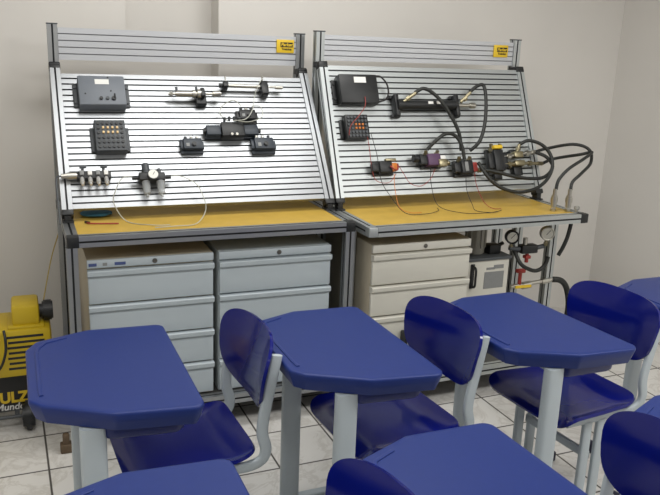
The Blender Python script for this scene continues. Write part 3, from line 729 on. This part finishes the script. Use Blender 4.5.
def make_desk(label):
    t = thing('school_desk', label, 'desk', (0, 0, 0), 0, None)
    H = .76
    rs = []
    for ins, z in ((.028, H-.062), (.018, H-.060), (.008, H-.034), (.0, H-.010), (.0008, H-.004), (.003, H-.001), (.007, H), (.02, H)):
        rs.append([(x, y, z) for x, y in inset(DPR, ins)])
    MB().rings(rs).build('desktop', DESK, t, ang=50)
    # pencil stop: a low rounded bead near the narrow edge
    pts = [(-.192, -.14, H+.0005), (-.195, -.10, H+.0005), (-.195, .18, H+.0005), (-.188, .22, H+.0005), (-.165, .258, H+.0005), (-.10, .288, H+.0005)]
    MB().oval(pts, .006, .0028, n=10).build('pencil_stop', DESK, t)
    # open tray slung underneath
    tr = rounded([(.185, -.285), (.185, .285), (-.04, .265), (-.04, -.265)], [.03]*4)
    MB().rings([[(x*.95, y*.96, H-.100) for x, y in tr], [(x*.98, y*.985, H-.092) for x, y in tr], [(x, y, H-.0615) for x, y in tr]]).build('book_tray', DESKD, t, ang=50)
    for s in (-1, 1):
        leg = MB().oval([(-.067, s*.238, .045), (-.067, s*.238, H-.063)], .021, .036, n=24, up=(1, 0, 0)).build('leg', PAINT, t)
        rn = MB().oval([(-.26, s*.238, .03), (.13, s*.238, .03)], .02, .017, n=16).build('runner', PAINT, t)
        for x in (-.265, .135): MB().box((x, s*.238, .026), (.034, .046, .05), .008).build('end_cap', CAP, rn)
    MB().oval([(-.067, -.22, .684), (-.067, .22, .684)], .012, .011, n=14).build('cross_bar', PAINT, t)
    return t

def make_chair(label):
    t = thing('school_chair', label, 'chair', (0, 0, 0), 0, None)
    def seat_out(a):
        c, s = math.cos(a), math.sin(a); e = .22
        x = .205*math.copysign(abs(c)**e, c); y = .215*math.copysign(abs(s)**e, s)
        return x, y*(1-.07*(x/.205))
    def seat_h(x, y):
        return .445-.012*(1-(y/.215)**2)*(1-min(1, abs(x)/.22)**3) + (.030*max(0, (x-.10)/.105)**2) - (.022*max(0, (-x-.13)/.075)**2) + .012*max(0, (abs(y)-.16)/.055)**2
    MB().shell(seat_out, seat_h, .012, rings=12, seg=56).build('seat', SEAT, t, ang=60)
    def bo(a):
        c, s = math.cos(a), math.sin(a); e = .62
        x = .224*math.copysign(abs(c)**e, c); y = .128*math.copysign(abs(s)**e, s)
        return x*(1+.10*y/.128), y
    b = MB().shell(bo, lambda x, y: -.042*(x/.23)**2 + .015*(y/.13)**2, .011, rings=10, seg=56)
    # sheet X -> world y, sheet Y -> up, sheet Z -> world +x (towards the back), leaning back
    M = Matrix(((0, 0, 1, 0), (1, 0, 0, 0), (0, 1, 0, 0), (0, 0, 0, 1)))
    b.xf(Matrix.Translation((.255, 0, .705)) @ Matrix.Rotation(math.radians(9), 4, 'Y') @ M)
    b.build('backrest', SEAT, t, ang=60)
    for s in (-1, 1):
        y = s*.193
        fr = MB().oval([(.262, y*1.03, .79), (.242, y*1.02, .68), (.225, y, .58), (.222, y*.99, .52), (.235, y*.98, .465), (.222, y*.96, .425), (.17, y*.94, .408), (.08, y*.92, .412), (-.14, y*.92, .418)], .010, .019, n=14, sub=5, up=(1, 0, 0)).build('back_frame', PAINT, t)
        for x in (-.035, .035):
            MB().oval([(x, y*.92, .04), (x, y*.92, .404)], .011, .022, n=16, up=(1, 0, 0)).build('leg', PAINT, t)
        rn = MB().oval([(-.19, y*.92, .03), (.17, y*.92, .03)], .014, .016, n=14).build('runner', PAINT, t)
        for x in (-.195, .175): MB().box((x, y*.92, .025), (.03, .036, .046), .007).build('end_cap', CAP, rn)
    MB().oval([(0, -.168, .25), (0, .168, .25)], .010, .018, n=12).build('cross_bar', PAINT, t)
    return t

D = math.radians
dk = make_desk('blue school desk at far left with compressor behind it')
dk.location = (.049, -.89, 0)
dups = [((.797, -.905, 0), D(1), 'blue school desk in the centre, before the left bench drawer cabinets'),
        ((1.538, -.935, 0), D(5), 'blue school desk on the right, before the cream cabinet and pump unit'),
        ((2.425, -.925, 0), D(3), 'blue school desk at right edge beside the wall, only its narrow end showing'),
        ((.045, -1.835, 0), D(0), 'front row blue school desk cut by the bottom edge at left'),
        ((.775, -1.885, 0), D(3), 'front row blue school desk cut by the bottom edge at centre'),
        ((1.60, -1.90, 0), D(3), 'front row blue school desk at right edge, only one corner of its top showing')]
for l, r, s in dups: dup(dk, l, r, s)
ch = make_chair('blue school chair pushed under the far left desk, backrest before grey-white cabinets')
ch.location = (.277, -.825, 0); ch.rotation_euler = (0, 0, D(3))
for l, r, s in [((1.0, -.890, 0), D(5), 'blue school chair at the centre desk, backrest before cream cabinet'),
                ((1.772, -.905, 0), D(6), 'blue school chair at the right desk, backrest against the bare wall'),
                ((.277, -1.90, 0), D(6), 'front row blue school chair, top of backrest at the bottom edge near centre'),
                ((1.07, -1.90, 0), D(3), 'front row blue school chair with backrest at the bottom right corner')]:
    dup(ch, l, r, s)

# ------------------------------------------------------------------ light: ceiling fluorescent above the left bench, plus added fill lamps
def lamp(label, x, y, L, w, power, rz=0.):
    t = thing('ceiling_lamp', label, 'lamp', (x, y, ZC), rz)
    MB().box((0, 0, -.02), (L+.05, w+.05, .04), .004).build('housing', CABW, t)
    ld = bpy.data.lights.new('tube_light', 'AREA'); ld.shape = 'RECTANGLE'; ld.size = L; ld.size_y = w
    ld.energy = power; ld.color = (1.0, .99, .965)
    lo = bpy.data.objects.new('tube_light', ld); COL.objects.link(lo); lo.parent = t; lo.location = (0, 0, -.045)
    return t
lamp('white fluorescent ceiling lamp above the left workbench', .95, -.30, 1.7, .7, 20)
lamp('added unseen ceiling fill lamp over the front rows at left', -.6, -2.0, 1.5, .6, 20)  # unseen lamp added to raise the ambient light
lamp('added unseen ceiling fill lamp behind the camera at left', .2, -3.9, 1.5, .6, 7)  # weak frontal fill, added out of view
lamp('added unseen ceiling fill lamp over the front rows at right', 2.5, -2.3, 1.5, .6, 36)  # added out of view to brighten the right panel and the room

w = bpy.data.worlds.new('dim_room_air'); SC.world = w; w.use_nodes = True
bg = w.node_tree.nodes['Background']; bg.inputs['Color'].default_value = (.8, .88, 1, 1); bg.inputs['Strength'].default_value = .05

# ------------------------------------------------------------------ camera
cam = bpy.data.cameras.new('camera'); co = bpy.data.objects.new('camera', cam); COL.objects.link(co)
cam.sensor_width = 36; cam.lens = 768.56/660*36; cam.clip_start = .02
yaw, pitch, roll = .39324, .26043, .038654
f = Vector((math.sin(yaw)*math.cos(pitch), math.cos(yaw)*math.cos(pitch), -math.sin(pitch)))
r = Vector((math.cos(yaw), -math.sin(yaw), 0)); u = r.cross(f)
r2 = r*math.cos(roll)+u*math.sin(roll); u2 = -r*math.sin(roll)+u*math.cos(roll)
M = Matrix((( r2.x, u2.x, -f.x, -.16448), (r2.y, u2.y, -f.y, -3.1307), (r2.z, u2.z, -f.z, 1.7391), (0, 0, 0, 1)))
co.matrix_world = M
SC.camera = co
GROUPS = {'school_desk': 'school desks in two rows', 'school_chair': 'school chairs at the desks', 'drawer_cabinet': 'drawer cabinets under the benches',
          'training_bench': 'aluminium training benches', 'hydraulic_hose': 'black hoses of the right bench', 'jumper_wire': 'thin jumper wires',
          'air_tube': 'clear air tubes of the left bench', 'pneumatic_valve': 'dark valves on the left panel', 'hydraulic_valve': 'valves on the right panel',
          'air_cylinder': 'air cylinders on the left panel', 'quick_coupler': 'quick couplers on the right tabletop', 'pressure_gauge': 'pressure gauges under the right tabletop',
          'control_box': 'control boxes on the panels', 'button_box': 'button boxes on the panels', 'ceiling_lamp': 'fluorescent ceiling lamps'}
for o in SC.objects:
    if o.parent is None and o.get('label'):
        k = o.name.split('.')[0]
        if k in GROUPS: o['group'] = GROUPS[k]
SC.view_settings.view_transform = 'Standard'; SC.view_settings.look = 'None'
SC.view_settings.exposure = .62; SC.view_settings.gamma = 1.; SC.view_settings.use_curve_mapping = False
